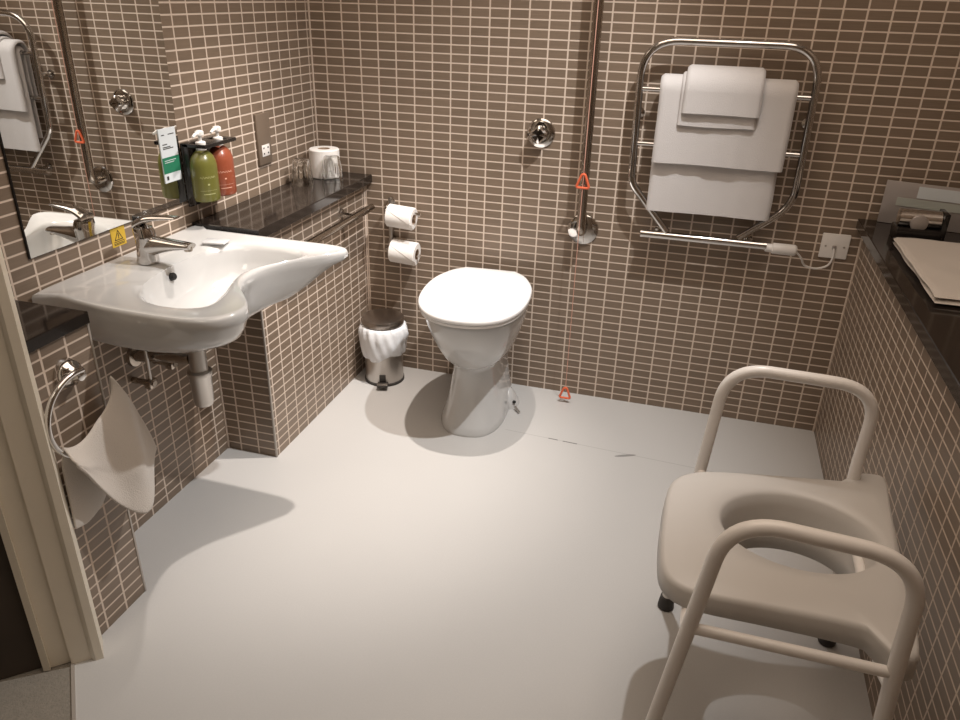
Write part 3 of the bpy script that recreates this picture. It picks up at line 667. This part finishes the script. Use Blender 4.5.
# ------------------------------------------------------------------ things on the right ledge
ZL = .767
t = thing('folded_hand_towel', 'grey white folded towel lying on the right stone ledge', 'towel', (1.95, -.52, ZL))
bm = B()
def fold_slab(bm, x0, x1, y0, y1, z0, z1, seed):
    nx, ny = 24, 40; T, L = [], []
    for i in range(nx + 1):
        a, b_ = [], []
        for j in range(ny + 1):
            f, g_ = i / nx, j / ny
            ed = min(1, min(f, 1 - f) * (x1 - x0) / .014, min(g_, 1 - g_) * (y1 - y0) / .014)
            x = x0 + (x1 - x0) * f + .006 * noise.noise(Vector((g_ * 4, seed, 0))); y = y0 + (y1 - y0) * g_ + .006 * noise.noise(Vector((f * 4, seed, 5)))
            zm = (z0 + z1) / 2; h = (z1 - z0) / 2 * math.sin(ed * PI / 2) ** .6 if ed > 0 else 0
            n_ = .003 * noise.noise(Vector((x * 14, y * 9, seed)))
            a.append(bm.verts.new((x, y, zm + h + n_ * ed))); b_.append(bm.verts.new((x, y, zm - h)))
        T.append(a); L.append(b_)
    for i in range(nx):
        for j in range(ny):
            bm.faces.new((T[i][j], T[i + 1][j], T[i + 1][j + 1], T[i][j + 1])); bm.faces.new((L[i][j], L[i][j + 1], L[i + 1][j + 1], L[i + 1][j]))
    bmesh.ops.remove_doubles(bm, verts=bm.verts, dist=1e-5)
fold_slab(bm, 1.845, 2.07, -.76, -.262, ZL + .0005, ZL + .012, 2.0); obj('lower_fold', bm, 'towel_grey', t, smooth=80)
bm = B(); fold_slab(bm, 1.843, 2.065, -.755, -.265, ZL + .0122, ZL + .024, 5.0); obj('upper_fold', bm, 'towel_grey', t, smooth=80)
# steel panel leaning in the corner and the black and chrome holder before it
t = thing('leaning_panel', 'brushed steel panel leaning in the right corner on the ledge', 'panel', (1.97, -.05, ZL))
PC = (1.99, -.053, ZL)
def tilt(bm):
    bmesh.ops.rotate(bm, cent=PC, matrix=Matrix.Rotation(-.24, 3, 'Z'), verts=bm.verts); return bm
bm = B(); box(bm, (1.842, -.056, ZL + .001), (2.135, -.050, ZL + .128), .001); obj('panel', tilt(bm), 'silver', t)
bm = B(); box(bm, (1.930, -.0585, ZL + .086), (2.125, -.0562, ZL + .120)); obj('white_strip', tilt(bm), 'card_white', t, smooth=0)  # paler strip across the upper part of the panel
bm = B(); box(bm, (1.880, -.0585, ZL + .058), (2.075, -.0562, ZL + .082)); obj('greenish_strip', tilt(bm), 'frost', t, smooth=0)  # duller greenish strip just below it
t = thing('toiletries_stand', 'black stand with a chrome front and round disc on ledge', 'stand', (1.91, -.20, ZL))
bm = B(); box(bm, (1.858, -.225, ZL + .0005), (1.972, -.150, ZL + .036), .003); obj('stand_base', bm, 'holder_black', t)
bm = B(); tube(bm, [(1.862, -.190, ZL + .060), (1.968, -.190, ZL + .060)], .025, 28); ch = obj('chrome_cylinder', bm, 'chrome', t)
bm = B(); lathe(bm, (1.912, -.210, ZL + .052), [(.023, .0), (.023, .006), (.020, .008), (0, .0085)], axis='y', seg=36); obj('round_disc', bm, 'silver', ch)
bm = B(); box(bm, (1.970, -.222, ZL + .0005), (1.984, -.150, ZL + .085), .003); obj('side_panel', bm, 'holder_black', t)

# ------------------------------------------------------------------ commode shower chair
t = thing('commode_chair', 'white shower commode chair with arms and open seat by right wall', 'chair', (1.56, -1.30, 0))
so_ = cat_rom([(1.331, -1.22, 0), (1.342, -1.168, 0), (1.378, -1.128, 0), (1.435, -1.106, 0), (1.55, -1.082, 0), (1.66, -1.062, 0), (1.70, -1.052, 0), (1.712, -1.02, 0), (1.765, -1.008, 0), (1.776, -1.03, 0), (1.768, -1.14, 0), (1.760, -1.27, 0), (1.752, -1.42, 0), (1.742, -1.52, 0), (1.728, -1.548, 0), (1.695, -1.546, 0), (1.680, -1.505, 0), (1.62, -1.498, 0), (1.52, -1.500, 0), (1.41, -1.503, 0), (1.362, -1.490, 0), (1.338, -1.455, 0), (1.330, -1.38, 0), (1.329, -1.30, 0)], 6)
sc_ = (1.582, -1.262); NS = 160
SO = [radial([v[:2] for v in so_], sc_, 2 * PI * k / NS) for k in range(NS)]
EL = lambda a, b: [a * b / math.sqrt((b * math.cos(2 * PI * k / NS)) ** 2 + (a * math.sin(2 * PI * k / NS)) ** 2) for k in range(NS)]
def sring(rr, z): return [(sc_[0] + rr[k] * math.cos(2 * PI * k / NS), sc_[1] + rr[k] * math.sin(2 * PI * k / NS), z(k) if callable(z) else z) for k in range(NS)]
mx_ = lambda a, b, f: [a[k] * (1 - f) + b[k] * f for k in range(NS)]
Eo = [min(EL(.150, .122)[k], SO[k] - .03) for k in range(NS)]
ZS = lambda k: .424 - .012 * (1 + math.cos(2 * PI * k / NS)) / 2
bm = B()
loft(bm, [sring(EL(.118, .092), .335), sring(EL(.124, .098), .37), sring(EL(.136, .110), .430), sring(EL(.143, .116), .452), sring(Eo, .459), sring(mx_(Eo, SO, .25), .462), sring(mx_(Eo, SO, .6), .463), sring([v - .010 for v in SO], .462), sring([v - .003 for v in SO], .459), sring(SO, .452), sring([v + .001 for v in SO], .440), sring([v + .002 for v in SO], ZS)])
o = obj('seat', bm, 'seat_plastic', t, smooth=60); md = o.modifiers.new('s', 'SOLIDIFY'); md.thickness = .004; md.offset = -1
def rubber(bm, x, y, dx=0): lathe(bm, (x, y, 0), [(.0185, .001), (.020, .004), (.019, .016), (.016, .036), (.0135, .037)], seg=24)
YF, YN = -1.042, -1.578
far = [(1.376, YF, .03), (1.400, YF, .42), (1.418, YF, .679), (1.712, YF, .674), (1.708, YF, .46), (1.752, YF, .03)]
near = [(1.338, YN, .03), (1.384, YN, .40), (1.418, YN, .679), (1.686, YN, .664), (1.696, YN, .45), (1.726, YN, .03)]
for pts in (far, near):
    bm = B(); tube(bm, smooth_path(pts, [.02, .085, .085, .04], 12), .0127, 24); ar = obj('arm_frame', bm, 'enamel', t)
    for q in (pts[0], pts[-1]):
        bm = B(); rubber(bm, q[0], q[1]); obj('rubber_foot', bm, 'rubber', ar)
for yy, ps in ((YF - .06, ((1.402, .415), (1.712, .415))), (YN, ((1.388, .452), (1.705, .452)))):
    bm = B(); tube(bm, [(ps[0][0], yy, ps[0][1]), (ps[1][0], yy, ps[1][1])], .0095, 18); obj('side_rail', bm, 'enamel', t)
for (xa, xb_, z) in ((1.402, 1.388, .434), (1.708, 1.698, .420)):
    bm = B(); tube(bm, smooth_path([(xa, YF, z - .02), (xa, YF - .08, z - .024), (xb_, YN + .06, z - .022), (xb_, YN, z)], .02), .0095, 18); obj('cross_rail', bm, 'enamel', t)

# ------------------------------------------------------------------ lights: two recessed downlights, plus unseen fills added in the room and the hall
def downlight(loc, energy, col, rad, spot=None, blend=.5, tgt=None):
    l = bpy.data.lights.new('downlight', 'SPOT' if spot else 'POINT'); l.energy = energy; l.color = col; l.shadow_soft_size = rad
    if spot: l.spot_size = math.radians(spot); l.spot_blend = blend
    o = bpy.data.objects.new('downlight', l); C.objects.link(o); o.location = loc
    if tgt: o.rotation_euler = (Vector(tgt) - Vector(loc)).to_track_quat('-Z', 'Y').to_euler()
    return o
downlight((.73, -.51, 2.25), 160, (1.0, .905, .83), .016, 53, 1.0, (.19, -.60, 0))
downlight((1.40, -.74, 2.25), 150, (.96, .96, .96), .016, 79, 1.0, (.37, -.54, 0))
p_ = bpy.data.lights.new('ambient_fill', 'AREA'); p_.shape = 'RECTANGLE'; p_.size = 1.5; p_.size_y = 1.5; p_.energy = 20; p_.color = (1, .83, .68)  # unseen soft fill added under the ceiling to lift the ambient level
po = bpy.data.objects.new('ambient_fill', p_); C.objects.link(po); po.location = (1.1, -1.25, CEIL - .01)
a = bpy.data.lights.new('hall_fill', 'AREA'); a.energy = 5.0; a.size = .5; a.color = (1, .86, .70)  # unseen fill added outside the doorway to brighten the carpet
ao = bpy.data.objects.new('hall_fill', a); C.objects.link(ao); v = DA - dn * .6 + dt * .9; ao.location = (v.x, v.y, 2.3)
w = bpy.data.worlds.new('w'); bpy.context.scene.world = w; w.use_nodes = True
w.node_tree.nodes['Background'].inputs[0].default_value = (.9, .8, .7, 1); w.node_tree.nodes['Background'].inputs[1].default_value = .02

# ------------------------------------------------------------------ camera
fwd = Vector((-0.24235125, 0.86666112, -0.43607840)); rgt = Vector((0.95927905, 0.28127211, 0.02587865)); upv = Vector((-0.14508471, 0.41204915, 0.89953651))
cam = bpy.data.cameras.new('camera'); co = bpy.data.objects.new('camera', cam); C.objects.link(co)
cam.sensor_fit = 'HORIZONTAL'; cam.sensor_width = 36; cam.lens = 756.4468 / 960 * 36; cam.clip_start = .01
co.matrix_world = Matrix(((rgt.x, upv.x, -fwd.x, 1.3000550), (rgt.y, upv.y, -fwd.y, -2.5577815), (rgt.z, upv.z, -fwd.z, 1.3678108), (0, 0, 0, 1)))
S = bpy.context.scene; S.camera = co
S.view_settings.view_transform = 'Standard'; S.view_settings.look = 'None'; S.view_settings.gamma = 1; S.view_settings.use_curve_mapping = False
S.view_settings.exposure = 0.0
